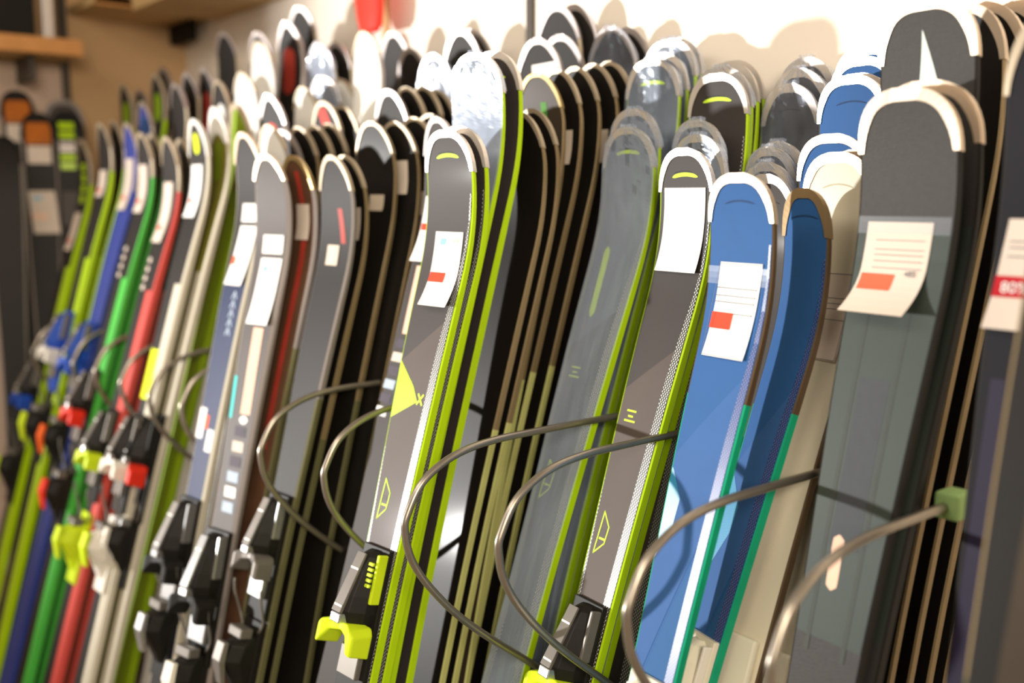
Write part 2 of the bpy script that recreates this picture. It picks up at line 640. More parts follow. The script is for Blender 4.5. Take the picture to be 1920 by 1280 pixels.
    def wrap(self, seed, d1=None):
        """loose film sleeve around the ski, bunched at the tip"""
        ds = [-0.007 + 0.0045 * i for i in range(30)] + [d for d in self.ds if d > 0.128]
        d1 = d1 or self.L * 0.8
        ds = [d for d in ds if d <= d1]
        vs, fs = [], []
        ring = [(-1 + 2 * i / 13, 0) for i in range(14)] + [(1, 1), (.3, 1), (-.3, 1), (-1, 1)]
        n = len(ring)
        for i, d in enumerate(ds):
            dd = max(d, 0)
            h = self.hw(max(dd, 0.0006)) + 0.0028
            loose = 0.0008 + 0.0024 * (1 - sstep(dd / 0.07))
            for k, (f, bk) in enumerate(ring):
                nz = noise.noise(Vector((f * 3.1 + seed * 7.7, dd * 28, bk * 5.0 + seed)))
                nz2 = noise.noise(Vector((f * 9.1 + seed * 3.3, dd * 90, bk * 3.0)))
                o = 0.0022 + loose * (nz + 0.5 * nz2)
                u = f * (h + 0.004 * nz * (1 - sstep(dd / 0.15)))
                if bk:
                    v = Vector((u, self.off(dd) + max(0.001, o), self.L - d))
                else:
                    v = self.front(u, dd, max(0.0013, o))
                    v.z -= d - dd
                vs.append(v)
        for i in range(len(ds) - 1):
            for k in range(n if ds[i] < 0.06 else 13):
                fs.append((i * n + k, i * n + (k + 1) % n, (i + 1) * n + (k + 1) % n, (i + 1) * n + k))
        return obj('plastic_wrap', mesh('plastic_wrap', vs, fs, None, False), 'film', self.root)
    # ---- binding pieces: (u, out, d) -> local point, valid on the straight part
    def P(self, u, out, d):
        return Vector((u, -self.t(d) - out, self.L - d))
    def loft(self, name, secs, m, parent, smooth=False, bevel=0.0):
        """secs: list of rings [(u, out, d), ...] of equal length"""
        vs, fs = [], []
        n = len(secs[0])
        for s in secs:
            vs += [self.P(*q) for q in s]
        for i in range(len(secs) - 1):
            for k in range(n):
                fs.append((i * n + k, i * n + (k + 1) % n, (i + 1) * n + (k + 1) % n, (i + 1) * n + k))
        fs.append(tuple(range(n))[::-1])
        fs.append(tuple(range((len(secs) - 1) * n, len(secs) * n)))
        me = mesh(name, vs, fs, None, smooth)
        if bevel:
            bm = bmesh.new()
            bm.from_mesh(me)
            bmesh.ops.recalc_face_normals(bm, faces=bm.faces)
            bmesh.ops.bevel(bm, geom=list(bm.edges), offset=bevel, segments=2, affect='EDGES', profile=0.5)
            bm.to_mesh(me)
            bm.free()
        return obj(name, me, m, parent)
    def block(self, name, u0, u1, o0, o1, d0, d1, m, parent, bevel=0.0015, slant=0.0):
        r0 = [(u0, o0, d0), (u1, o0, d0), (u1, o1, d0), (u0, o1, d0)]
        r1 = [(u0, o0 + slant, d1), (u1, o0 + slant, d1), (u1, o1 + slant, d1), (u0, o1 + slant, d1)]
        return self.loft(name, [r0, r1], m, parent, bevel=bevel)
    def toe(self, d, body='bind_black', accent='bind_lime', panel='bind_grey', k=1.0, ridges=False, plain=False):
        R = self.root
        def ring(w, o, dd):
            w, o = w * k, o * k
            return [(-w / 2, 0.004, dd), (-w / 2, o * .5, dd), (-w * .30, o * .92, dd), (-w * .16, o, dd), (w * .16, o, dd),
                    (w * .30, o * .92, dd), (w / 2, o * .5, dd), (w / 2, 0.004, dd)]
        t = self.loft('toe_piece', [ring(.026, .020, d), ring(.040, .034, d + .010 * k), ring(.052, .046, d + .035 * k),
                                    ring(.060, .058, d + .075 * k), ring(.062, .063, d + .102 * k),
                                    ring(.054, .054, d + .122 * k)], body, R, bevel=0.0012)
        self.block('mounting_plate', -.036 * k, .036 * k, 0, .010, d - .006, d + .26 * k, body, R)
        # slanted top panel that rises towards the boot
        s0 = [(-.011 * k, .036 * k, d + .006 * k), (.011 * k, .036 * k, d + .006 * k), (.011 * k, .040 * k, d + .004 * k), (-.011 * k, .040 * k, d + .004 * k)]
        s1 = [(-.012 * k, .064 * k, d + .106 * k), (.012 * k, .064 * k, d + .106 * k), (.012 * k, .070 * k, d + .104 * k), (-.012 * k, .070 * k, d + .104 * k)]
        self.loft('top_panel', [s0, s1], panel, t, bevel=0.001)
        if not plain:
            for q in (.03, .092):
                o = (.0405 + (.0705 - .0405) * (q - .005) / .1) * k
                self.block('panel_trim', -.010 * k, .010 * k, o, o + .0008, d + q * k, d + (q + .004) * k, 'white_top', t, 0)
        self.block('nose_cap', -.013 * k, .013 * k, .050 * k, .069 * k, d + .106 * k, d + .122 * k, 'bind_silver' if not plain else body, t, 0.002)
        # wings that hold the boot: a saddle flaring at both ends
        def wr(u, dc, hd, o0, o1):
            return [(u * k, o0 * k, d + (dc - hd) * k), (u * k, o1 * k, d + (dc - hd * .8) * k), (u * k, o1 * k, d + (dc + hd * .8) * k), (u * k, o0 * k, d + (dc + hd) * k)]
        self.loft('toe_wings', [wr(-.050, .152, .020, .022, .062), wr(-.040, .146, .024, .018, .066), wr(-.022, .131, .012, .024, .058),
                                wr(0, .128, .010, .024, .052), wr(.022, .131, .012, .024, .058), wr(.040, .146, .024, .018, .066),
                                wr(.050, .152, .020, .022, .062)], accent, t, bevel=0.003)
        self.block('side_rail', .029 * k, .036 * k, .010, .030 * k, d + .002, d + .085 * k, accent if ridges else panel, t, 0.002)
        if ridges:
            for q in range(5):
                self.block('grip_ridge', .022 * k, .0335 * k, .034 * k, .038 * k, d + (.016 + q * .009) * k, d + (.021 + q * .009) * k, accent, t, 0.0005, .001)
        self.block('sole_pad', -.026 * k, .026 * k, .010, .022, d + .165 * k, d + .215 * k, panel, t, 0.002)
        return t
    def heel(self, d, body='bind_black', accent='bind_lime', panel='bind_grey', k=1.0):
        R = self.root
        def ring(w, o, dd):
            w, o = w * k, o * k
            return [(-w / 2, 0.004, dd), (-w / 2, o * .6, dd), (-w * .28, o, dd), (w * .28, o, dd), (w / 2, o * .6, dd), (w / 2, 0.004, dd)]
        h = self.loft('heel_piece', [ring(.044, .030, d), ring(.058, .058, d + .018 * k), ring(.056, .066, d + .05 * k),
                                     ring(.048, .040, d + .085 * k), ring(.036, .016, d + .125 * k)], body, R, bevel=0.0015)
        self.loft('heel_lever', [[(-.016 * k, .064 * k, d + .012 * k), (.016 * k, .064 * k, d + .012 * k), (.014 * k, .074 * k, d + .012 * k), (-.014 * k, .074 * k, d + .012 * k)],
                                 [(-.018 * k, .066 * k, d + .05 * k), (.018 * k, .066 * k, d + .05 * k), (.015 * k, .078 * k, d + .05 * k), (-.015 * k, .078 * k, d + .05 * k)],
                                 [(-.013 * k, .052 * k, d + .098 * k), (.013 * k, .052 * k, d + .098 * k), (.010 * k, .060 * k, d + .098 * k), (-.010 * k, .060 * k, d + .098 * k)]], accent, h, bevel=0.002)
        self.block('heel_cup', -.024 * k, .024 * k, .020 * k, .048 * k, d - .016 * k, d + .004 * k, panel, h, 0.003)
        for s in (-1, 1):
            pts = [self.P(s * .030 * k, .012, d - .01), self.P(s * .044 * k, .016, d - .035 * k), self.P(s * .050 * k, .034 * k, d - .075 * k), self.P(s * .050 * k, .040 * k, d - .10 * k)]
            obj('brake_arm', tube_mesh('brake_arm', smooth_path(pts, 4), 0.0028, 6), 'bind_grey', h)
        self.block('heel_track', -.03 * k, .03 * k, 0, .010, d - .03, d + .16 * k, body, R)
        return h

def text_mesh(txt, size):
    """flat glyphs from the built-in font as plain vertices and faces"""
    cu = bpy.data.curves.new('glyphs', 'FONT')
    cu.body = txt
    cu.size = size
    cu.resolution_u = 3
    o = bpy.data.objects.new('glyphs', cu)
    col.objects.link(o)
    bpy.context.view_layer.update()
    me = o.evaluated_get(bpy.context.evaluated_depsgraph_get()).to_mesh()
    vs = [v.co.copy() for v in me.vertices]
    fs = [tuple(p.vertices) for p in me.polygons]
    bpy.data.objects.remove(o)
    bpy.data.curves.remove(cu)
    return vs, fs
def lettering(S, name, txt, size, u, d, m, parent=None, turn=0.0, lift=0.0024):
    vs, fs = text_mesh(txt, size)
    c, s = math.cos(turn), math.sin(turn)
    out = [S.front(u + v.x * c - v.y * s, d - (v.x * s + v.y * c), S.tl(d) + 0.0004 if lift == 'tag' else lift) for v in vs]
    return obj(name, mesh(name, out, fs), m, parent or S.root)

# ---- looks: body colours per model
ST = {
    'N':  dict(top='navy_purple', side='black_side', guard=('rim_tan', .085, .008, None), tip=.10, p=2.2),
    'G':  dict(top='charcoal', side='black_side', guard=('guard_champagne', .072, .012, .013), tip=.07, p=2.6, th=.014),
    'Kg': dict(top='black_top', side='tan_edge', guard=('guard_champagne', .072, .010, .011), tip=.075, p=2.5),
    'K':  dict(top='black_top', side='tan_edge', side2=(.55, 'olive_edge'), guard=('rim_tan', .06, .006, None), tip=.10, p=2.1),
    'Kb': dict(top='brown_top', side='tan_edge', side2=(.55, 'olive_edge'), guard=('rim_gold', .06, .006, None), tip=.10, p=2.1),
    'B':  dict(top='blue_top', side='bronze_side', side2=(.30, 'green_side'), guard=('guard_champagne', .062, .010, .011), tip=.066, p=2.6),
    'W':  dict(top='gray_top', side='black_side', guard=('guard_silver', .062, .012, None), tip=.075, p=2.4),
    'C':  dict(top='cream_top', side='bronze_side', guard=('guard_champagne', .066, .011, .012), tip=.07, p=2.6),
    'L':  dict(top='gray_top', side='lime', guard=('guard_silver', .064, .010, .010), tip=.072, p=2.5, th=.0145),
    'D':  dict(top='dark_top', side='rim_tan', guard=('rim_silver', .065, .010, None), tip=.10, p=2.1, bev=.006),
    'Q':  dict(top='gray_top', side='rim_silver', guard=('rim_silver', .065, .009, None), tip=.10, p=2.1, bev=.005),
    'J':  dict(top='dark_top', side='rim_silver', side2=(.5, 'olive_edge'), guard=('rim_tan', .065, .008, None), tip=.10, p=2.1, bev=.005),
    'Wh': dict(top='white_top', side='rim_silver', guard=('rim_tan', .05, .005, None), tip=.11, p=2.0, bev=.006),
    'H':  dict(top='grey_mid', side='rim_silver', guard=('guard_champagne', .05, .010, None), tip=.10, p=2.1, bev=.009),
    'I':  dict(top='rust_top', side='rim_silver', side2=(.4, 'olive_edge'), guard=('rim_gold', .065, .009, None), tip=.10, p=2.1, bev=.006),
    'NV': dict(top='dark_top', side='white_race', guard=('guard_champagne', .065, .010, None), tip=.10, p=2.1, bev=.007, th=.017),
    'X':  dict(top='dark_top', side='rim_silver', guard=('rim_silver', .07, .012, None), tip=.12, p=2.0, bev=.009),
    'Wd': dict(top='dark_top', side='rim_tan', guard=('rim_tan', .07, .008, None), tip=.11, p=2.0, bev=.006),
    'F':  dict(top='olive', side='white_race', guard=('white_top', .085, .02, .05), tip=.11, p=2.0, bev=.008, th=.018),
    'Fo': dict(top='lime_deep', side='rim_tan', side2=(.3, 'lime_deep'), guard=('rim_tan', .085, .012, None), tip=.11, p=2.0, bev=.008, th=.016),
    'E':  dict(top='dark_top', side='white_race', guard=('white_top', .085, .010, None), tip=.10, p=2.0, bev=.008, th=.019),
    'Rr': dict(top='dark_top', side='rim_tan', side2=(.14, 'red_race'), guard=('rim_tan', .07, .009, None), tip=.10, p=2.0, bev=.005, th=.020),
    'Rg': dict(top='dark_top', side='rim_tan', side2=(.12, 'green_race'), guard=('rim_tan', .07, .009, None), tip=.10, p=2.0, bev=.005, th=.020),
    'Rb': dict(top='blue_race', side='rim_tan', side2=(.2, 'blue_race'), guard=('rim_tan', .07, .009, None), tip=.10, p=2.0, bev=.005, th=.018),
    'Rl': dict(top='dark_top', side='rim_tan', side2=(.14, 'lime'), guard=('rim_tan', .07, .009, None), tip=.10, p=2.0, bev=.005, th=.020),
    'FO': dict(top='dark_top', side='rim_silver', guard=('base_black', .085, .012, None), tip=.09, p=2.6, bev=.006),
    'FG': dict(top='grey_mid', side='rim_silver', guard=('rim_silver', .085, .014, None), tip=.09, p=2.4, bev=.008),
    'FL': dict(top='dark_top', side='rim_silver', guard=('base_black', .085, .014, None), tip=.09, p=2.6, bev=.006),
}

def mesh_bands(S, m, d0=.10, left=.55, w=.017):
    ins = lambda d: S.hw(d) - S.bev - .001
    S.rows('woven_band', d0, 1.25, lambda d: ins(d) - .003 - (w - .003) * sstep((d - d0) / .3), ins, m, 26, lift=.0007)
    S.rows('woven_band', left, 1.25, lambda d: -ins(d), lambda d: -ins(d) + .001 + .007 * sstep((d - left) / .3), m, 16, lift=.0007)

def deco_L(S, full=True, field='gray_warm'):
    S.slot('lime_mark', .038, .029, .006, .004)
    S.slot('black_side', .0335, .020, .0025, .002, -.004, 'slot_recess')
    if full:
        S.slope_panel('warm_field', .40, .31, 1.0, field, .94)
        mesh_bands(S, 'mesh_band')
        for i, (w, dd) in enumerate(((.022, .434), (.012, .443), (.026, .451))):
            S.bar('brand_line', -.022, dd, w, .0032, 'lime_mark')
        u, d = -.017, .64
        S.line('emblem_outline', [(u - .012, d + .036), (u - .008, d - .034), (u + .010, d - .012), (u + .008, d + .016)], .0026, 'lime_mark', True)
        S.bar('emblem_bar', u, d + .010, .014, .0035, 'lime_mark')
        S.bar('emblem_stripe', u - .001, d - .002, .013, .008, 'grey_mid')
def deco_B(S, full=True):
    S.slot('groove', .034, .027, .0022, .004)
    if full:
        S.slope_panel('lilac_field', .40, .26, .78, 'blue_lilac', .46)
        S.slope_panel('mid_field', .80, .48, 1.25, 'blue_mid', 1.25)
        h = S.inner
        S.panel('hatched_wedge', [(-h(.42), .42), (-h(.46), .46), (-h(.50), .50), (-h(.55), .55)],
                [(-h(.42) + .002, .42), (-h(.46) + .026, .46), (-h(.50) + .022, .50), (-h(.55) + .001, .55)], 'cyan_hatch', .0007)
        mesh_bands(S, 'mesh_blue', .09, .75, .015)
def deco_C(S):
    S.slot('cream_groove', .040, .026, .0022, .005)
def deco_G(S):
    S.rows('sage_field', .17, .70, lambda d: -S.inner(d), S.inner, 'sage', 16, lift=.0005)
    for a, b in ((-.032, -.030), (.030, .022)):
        S.rows('dark_stripe', .24, .72, lambda d: a + (b - a) * d - .0025, lambda d: a + (b - a) * d + .0025 + .003 * (d - .24), 'sage_dark', 10, lift=.0008)
    S.rows('slate_patch', .36, .58, -.024, .020, 'slate_patch', 6, lift=.0007)
def deco_K(S):
    pass
def streak(S, m, d0, d1, u0, u1, w):
    S.rows('colour_streak', d0, d1, lambda d: u0 + (u1 - u0) * (d - d0) / (d1 - d0) - w / 2, lambda d: u0 + (u1 - u0) * (d - d0) / (d1 - d0) + w / 2, m, 10, lift=.0006)

def letters_blocks(S, d0, n, m, u=0.0, w=.03, h=.018, gap=.03):
    for i in range(n):
        S.bar('letter_block', u, d0 + i * gap, w, h, m, .004)

def race(S, c):
    S.rows('colour_field', .42, S.L - .05, lambda d: S.inner(d) * .25, S.inner, c, 18, lift=.0006)

# ---- what each single ski carries
def tag_lines(S, t, u, w, ds, m='ink', h=.0008, skew=0.0):
    for d in ds:
        S.bar('print_line', u + skew * (d - ds[0]), d, w, h, m, lift='tag', parent=t)

def ex_navy(S):
    t = S.paper(-.027, .282, .060, .125, 'paper_warm', -.010, .03)
    S.bar('red_band', -.0285, .296, .0595, .024, 'ink_crimson', -.001, 'tag', t)
    lettering(S, 'discount_print', '80%', .018, -.050, .303, 'paper', t, 0, 'tag')
    tag_lines(S, t, -.028, .04, (.245, .252, .262), 'ink', .0012)
    S.rows('violet_stripe', .4, .9, -.047, -.030, 'violet', 8, lift=.0006)
def ex_brownR(S):
    S.pill('peach_sticker', -.012, .80, .018, .13, 'peach', 0)
    S.rows('brown_field', .3, 1.1, -.02, lambda d: S.inner(d), 'brown_top', 8, lift=.0006)
def ex_G1(S):
    t = S.paper(-.007, .218, .094, .122, 'paper_warm', -.004, .10)
    S.bar('red_block', -.026, .235, .048, .022, 'ink_orange', 0, 'tag', t)
    tag_lines(S, t, -.002, .07, (.180, .192, .199, .207, .216), 'ink_soft', .0012)
    lettering(S, 'price_print', '485', .011, .012, .226, 'ink', t, 0, 'tag')
    S.rows('clear_tape', .150, .172, -.066, .066, 'tape', 3, lift=.0028)
    S.pill('peach_sticker', -.010, .600, .017, .072, 'peach', .001)
def ex_G3(S):
    S.rows('mint_triangle', .036, .13, lambda d: -.004 - .008 * (d - .036) / .094, lambda d: -.003 + .030 * (d - .036) / .094, 'mint', 8, lift=.0008)
def ex_B1(S):
    t = S.paper(.001, .184, .077, .136, 'paper', -.007, .01)
    S.bar('red_block', -.0195, .199, .039, .024, 'ink_red', -.001, 'tag', t)
    tag_lines(S, t, .001, .074, (.152, .163, .172, .188), 'ink', .0011, -.05)
    S.line('tag_border', [(-.0335, .1175), (.0425, .1175), (.0355, .2505), (-.0405, .2505)], .0007, 'ink', True, 'tag', t)
    S.rows('clear_tape', .122, .147, lambda d: -S.inner(d), S.inner, 'tape', 3, lift=.003)
    S.toe(.715, 'bind_cream', 'bind_cream', 'bind_white', .9, plain=True)
def ex_D1(S):
    S.toe(.655, 'bind_cream', 'bind_cream', 'bind_white', .85, plain=True)
def ex_C1(S):
    t = S.paper(.020, .228, .05, .13, 'paper_warm', -.003, .01)
    S.line('tag_border', [(-.004, .1645), (.0445, .1645), (.0425, .2915), (-.006, .2915)], .0008, 'ink', True, 'tag', t)
    tag_lines(S, t, .02, .048, (.20, .208, .216, .232), 'ink', .0007)
    S.block('mounting_plate', -.035, .035, 0, .012, .70, .95, 'bind_cream', S.root, .004)
def ex_C2(S):
    S.block('mounting_plate', -.035, .035, 0, .012, .72, .95, 'bind_cream', S.root, .004)
def ex_L1(S):
    S.paper(-.001, .126, .094, .136, 'paper', -.001, .02)
    S.toe(.755, 'bind_black', 'bind_lime', 'bind_grey', 1.0)
def ex_L2(S):
    S.toe(.82, 'bind_black', 'bind_black', 'bind_grey', .85)
def ex_S1(S):
    S.pill('lime_bar', -.023, .272, .014, .135, 'lime_mark', .004)
def ex_M1(S):
    t = S.paper(.010, .232, .072, .134, 'paper', .006, .05)
    S.bar('red_block', -.004, .246, .040, .018, 'ink_red', 0, 'tag', t)
    S.bar('blue_print', -.006, .182, .014, .012, 'ink_blue', 0, 'tag', t)
    S.bar('print_line', .026, .180, .016, .006, 'paper_tan', 0, 'tag', t)
    h = S.inner
    S.panel('lime_wedge', [(-h(.40), .40), (-h(.44), .44), (-h(.47), .47), (-h(.50), .50)], [(-h(.40) + .002, .40), (-.004, .44), (.014, .465), (-h(.5) + .002, .50)], 'lime', .0009)
    S.line('cross_mark', [(.014, .452), (.026, .468)], .004, 'lime_mark')
    S.line('cross_mark', [(.026, .452), (.014, .468)], .004, 'lime_mark')
    S.toe(.725, 'bind_black', 'bind_lime', 'bind_grey', 1.0, True)
def ex_Q1(S):
    t = S.paper(-.018, .205, .056, .130, 'paper', -.008, .02)
    S.bar('red_block', -.034, .200, .018, .014, 'ink_red', 0, 'tag', t)
    S.bar('blue_print', -.012, .165, .014, .012, 'ink_blue', 0, 'tag', t)
    S.bar('peach_strip', -.014, .345, .026, .135, 'peach', .006)
    for i in range(6):
        S.bar('printed_block', -.018 - .003 * i, .432 + i * .027, .036, .018, ('print_dark', 'paper_warm', 'print_dark', 'print_blue', 'print_dark', 'paper')[i], -.002)
def ex_J1(S):
    streak(S, 'red_streak', .10, .17, .012, .030, .016)
    S.paper(-.002, .195, .04, .042, 'paper_tan', 0, .0)
    S.toe(.70, 'bind_black', 'bind_grey', 'bind_silver', .95)
    S.heel(.98, 'bind_black', 'bind_grey')
def small_tag(u, d, w, h, m='paper_tan'):
    return lambda S: S.paper(u, d, w, h, m, 0, .01)
def ex_P3(S):
    S.paper(.014, .056, .062, .022, 'paper', 0, 0, tilt=-.004, lift=.002)
def ex_H1(S):
    S.paper(.010, .182, .066, .040, 'paper', 0, 0)
    t = S.paper(.008, .284, .068, .145, 'paper', -.006, .02)
    S.bar('blue_print', -.004, .235, .014, .012, 'ink_blue', 0, 'tag', t)
    S.bar('peach_strip', .010, .455, .032, .185, 'peach', .004)
    S.pill('white_dot', .010, .560, .030, .018, 'paper')
    S.bar('teal_stripe', -.036, .515, .010, .09, 'teal_mark', .004)
    for i in range(6):
        S.bar('printed_block', .006, .585 + i * .032, .036, .022, ('print_dark', 'paper_warm', 'print_dark', 'print_blue', 'paper', 'print_blue')[i], .002)
    S.toe(.80, 'bind_black', 'bind_black', 'bind_silver', 1.05)
    S.heel(1.05, 'bind_black', 'bind_white')
def ex_I1(S):
    streak(S, 'red_streak', .03, .13, .004, .018, .016)
    streak(S, 'red_streak', .17, .62, .020, .010, .018)
    S.paper(.016, .132, .044, .074, 'paper_warm', 0, .01)
def ex_NV(S):
    S.rows('navy_field', .33, 1.2, lambda d: -S.inner(d), S.inner, 'navy_top', 14, lift=.0004)
    S.paper(.012, .173, .066, .042, 'paper', 0, 0)
    t = S.paper(.008, .273, .070, .140, 'paper', -.012, .02)
    S.bar('red_block', -.020, .285, .014, .02, 'ink_orange', 0, 'tag', t)
    S.bar('blue_print', -.004, .225, .014, .012, 'ink_blue', 0, 'tag', t)
    for i in range(5):
        d = .365 + i * .021
        S.line('brand_letter', [(.004, d + .007), (.012, d - .007), (.020, d + .007)], .0045, 'print_blue')
    S.bar('orange_print', -.004, .66, .016, .03, 'ink_orange')
    S.bar('white_print', -.026, .665, .028, .07, 'white_top')
    S.bar('white_print', .02, .70, .026, .05, 'white_top')
    S.toe(.84, 'bind_black', 'bind_black', 'bind_silver', 1.05)
    S.heel(1.08, 'bind_black', 'bind_silver')
def ex_X(m):
    return lambda S: S.pill('colour_patch', -.004, .13, .05, .13, m)
def ex_Wd(S):
    S.pill('white_patch', 0, .09, .05, .06, 'white_top')
def ex_E1(S):
    t = S.paper(-.004, .176, .062, .138, 'paper', .004, .02)
    S.bar('red_block', -.016, .20, .018, .014, 'ink_red', 0, 'tag', t)
    S.bar('blue_print', -.014, .13, .014, .01, 'ink_blue', 0, 'tag', t)
    S.pill('yellow_mark', -.004, .056, .030, .05, 'yellow_mark')
    S.bar('yellow_field', -.012, .66, .048, .13, 'yellow_mark')
    race(S, 'white_race')
    S.toe(.77, 'bind_black', 'bind_white', 'bind_grey', .95)
    S.heel(1.06, 'bind_white', 'bind_lime')
def ex_F1(S):
    race(S, 'white_race')
    S.pill('lime_patch', 0, .13, .03, .10, 'lime_deep')
    S.toe(.80, 'bind_black', 'bind_red', 'bind_black', 1.05)
    S.heel(1.08, 'bind_black', 'bind_white', 'bind_silver')
def ex_race(c, tagd=None, toe=('bind_black', 'bind_lime'), heel=('bind_black', 'bind_lime'), dt=.74, studs=False):
    def f(S):
        race(S, c)
        if tagd:
            t = S.paper(-.006, tagd[0], .06, tagd[1], 'paper_warm', .006, .02)
            S.bar('red_block', -.014, tagd[0] + tagd[1] * .25, .022, .014, 'ink_red', 0, 'tag', t)
        if studs:
            for i in range(4):
                S.pill('letter_dot', -.022, .335 + i * .026, .022, .016, 'paper_warm')
        if toe:
            S.toe(dt, toe[0], toe[1], 'bind_grey', .95)
        if heel:
            S.heel(dt + .31, heel[0], heel[1])
    return f
def ex_lime_letters(S):
    for i in range(4):
        S.bar('letter_block', -.004, .085 + i * .034, .034, .026, 'lime', .004)
    ex_race('lime', (.30, .13), ('bind_black', 'bind_blue'), ('bind_black', 'bind_lime'), .74)(S)
def ex_FO(S):
    S.rows('orange_panel', .03, .10, -.040, .040, 'orange_panel', 5, lift=.0006)
    S.rows('white_panel', .105, .165, -.038, .038, 'paper_warm', 4, lift=.0006)
def ex_FO2(S):
    ex_FO(S)
    t = S.paper(.006, .335, .085, .15, 'paper_warm', .014, .02)
    S.bar('red_print', -.008, .35, .05, .02, 'peach', 0, 'tag', t)
    S.bar('blue_print', -.014, .285, .03, .012, 'ink_blue', 0, 'tag', t)
def ex_FL(S):
    for i, dd in enumerate((.045, .075, .15, .18)):
        S.bar('letter_block', -.004, dd, .05, .022, 'lime', .002)
    S.bar('silver_field', -.004, .113, .05, .036, 'rim_silver')
    S.bar('mauve_field', 0, .33, .06, .12, 'grey_mid')

EX = dict(navy=ex_navy, brownR=ex_brownR, G1=ex_G1, G3=ex_G3, B1=ex_B1, D1=ex_D1, C1=ex_C1, C2=ex_C2, L1=ex_L1, L2=ex_L2,
          S1=ex_S1, M1=ex_M1, Q1=ex_Q1, J1=ex_J1, P3=ex_P3, H1=ex_H1, I1=ex_I1, NV=ex_NV,
          K2=small_tag(.012, .14, .03, .055), K4=small_tag(.024, .14, .028, .065), K6=small_tag(.020, .152, .034, .065),
          J2=small_tag(.026, .132, .032, .066, 'paper_warm'), R1=small_tag(.008, .160, .042, .034), R2=small_tag(.012, .108, .034, .068, 'paper_warm'),
          R3=small_tag(.014, .17, .03, .05), X1=ex_X('red_streak'), X5=ex_X('red_bright'), O2=ex_X('red_streak'), O3=ex_Wd,
          Y1=lambda S: S.pill('colour_patch', 0, .17, .04, .045, 'red_bright'),
          Z1=lambda S: streak(S, 'red_streak', .02, .10, -.004, .01, .014),
          Z5=lambda S: streak(S, 'red_bright', .015, .07, -.01, .01, .03),
          K3=lambda S: streak(S, 'green_streak', .05, .15, .012, .016, .014),
          E1=ex_E1, F1=ex_F1, F2=lambda S: S.pill('olive_patch', 0, .15, .05, .14, 'olive'),
          Ra=ex_race('red_race', (.20, .17), ('bind_black', 'bind_lime'), ('bind_lime', 'bind_lime'), .76, True), Rb=ex_race('red_race', None, None, None),
          Ga=ex_race('green_race', (.155, .14), ('bind_black', 'bind_red'), ('bind_black', 'bind_red'), .70, True), Gb=ex_race('green_dark', None, None, None),
          Bl=ex_race('blue_race', (.18, .16), ('bind_blue', 'bind_blue'), ('bind_black', 'bind_orange'), .62),
          La=ex_race('lime', (.18, .085), ('bind_blue', 'bind_white'), ('bind_black', 'bind_lime'), .60), Lb=ex_race('lime_deep', None, None, None),
          Lc=ex_lime_letters, O7=lambda S: S.pill('lime_patch', 0, .10, .05, .09, 'lime_deep'),
          O5=lambda S: S.pill('lime_patch', 0, .10, .05, .09, 'lime_deep'), O8=lambda S: S.pill('lilac_patch', 0, .08, .06, .08, 'blue_lilac'),
          A1=ex_FO, A2=ex_FO2, A4=ex_FL)

def make_ski(key, style, x, y, z, lean, rot, w, label, group):
    wrapped = style.endswith('w') and style[:-1] in ST
    base = style[:-1] if wrapped else style
    s = ST[base]
    a, r = math.radians(lean), math.radians(rot)
    L = (z - CURL * math.sin(a)) / math.cos(a)
    S = Ski(L, w, s['tip'], s['p'], s.get('th', .013), s.get('bev', .003))
    root = bpy.data.objects.new('ski', None)
    root.empty_display_size = 0.05
    col.objects.link(root)
    # tip apex at (x, y, z): lean back about the tail, then turn about the vertical
    ay, az = -CURL * math.cos(a) + L * math.sin(a), 0
    root.location = (x + math.sin(r) * ay, y - math.cos(r) * ay, 0.0)
    root.rotation_euler = (-a, 0, r)
    side2 = s.get('side2')
    if side2 and side2[1] == 'olive_edge' and key[0] != 'K':
        side2 = (side2[0], 'olive_dull')
    top = 'film_sheen_top' if base == 'L' and key[0] in 'SM' and wrapped else s['top']
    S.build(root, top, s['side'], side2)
    gm, gl, gi, ga = s['guard']
    S.guard('guard_bronze' if key == 'D1' else ('guard_silver' if key in ('B3', 'B3b', 'B4', 'B5') else gm), gl, gi, ga)
    if base == 'L':
        deco_L(S, key in ('L1', 'S1', 'M1', 'M2', 'L4'), 'slate_patch' if key == 'S1' else 'gray_warm')
    elif base == 'B':
        deco_B(S, key in ('B1', 'D1'))
    elif base == 'C':
        deco_C(S)
    elif base == 'G':
        deco_G(S)
    elif base == 'W' and key == 'W1':
        mesh_bands(S, 'mesh_band', .10, .5, .012)
    if base == 'W':
        S.slot('black_side', .038, .024, .002, .004)
    if key in EX:
        EX[key](S)
    if wrapped:
        S.wrap(sum(ord(c) for c in key) * 0.37)
    tag(root, label, 'ski', group)
    return S

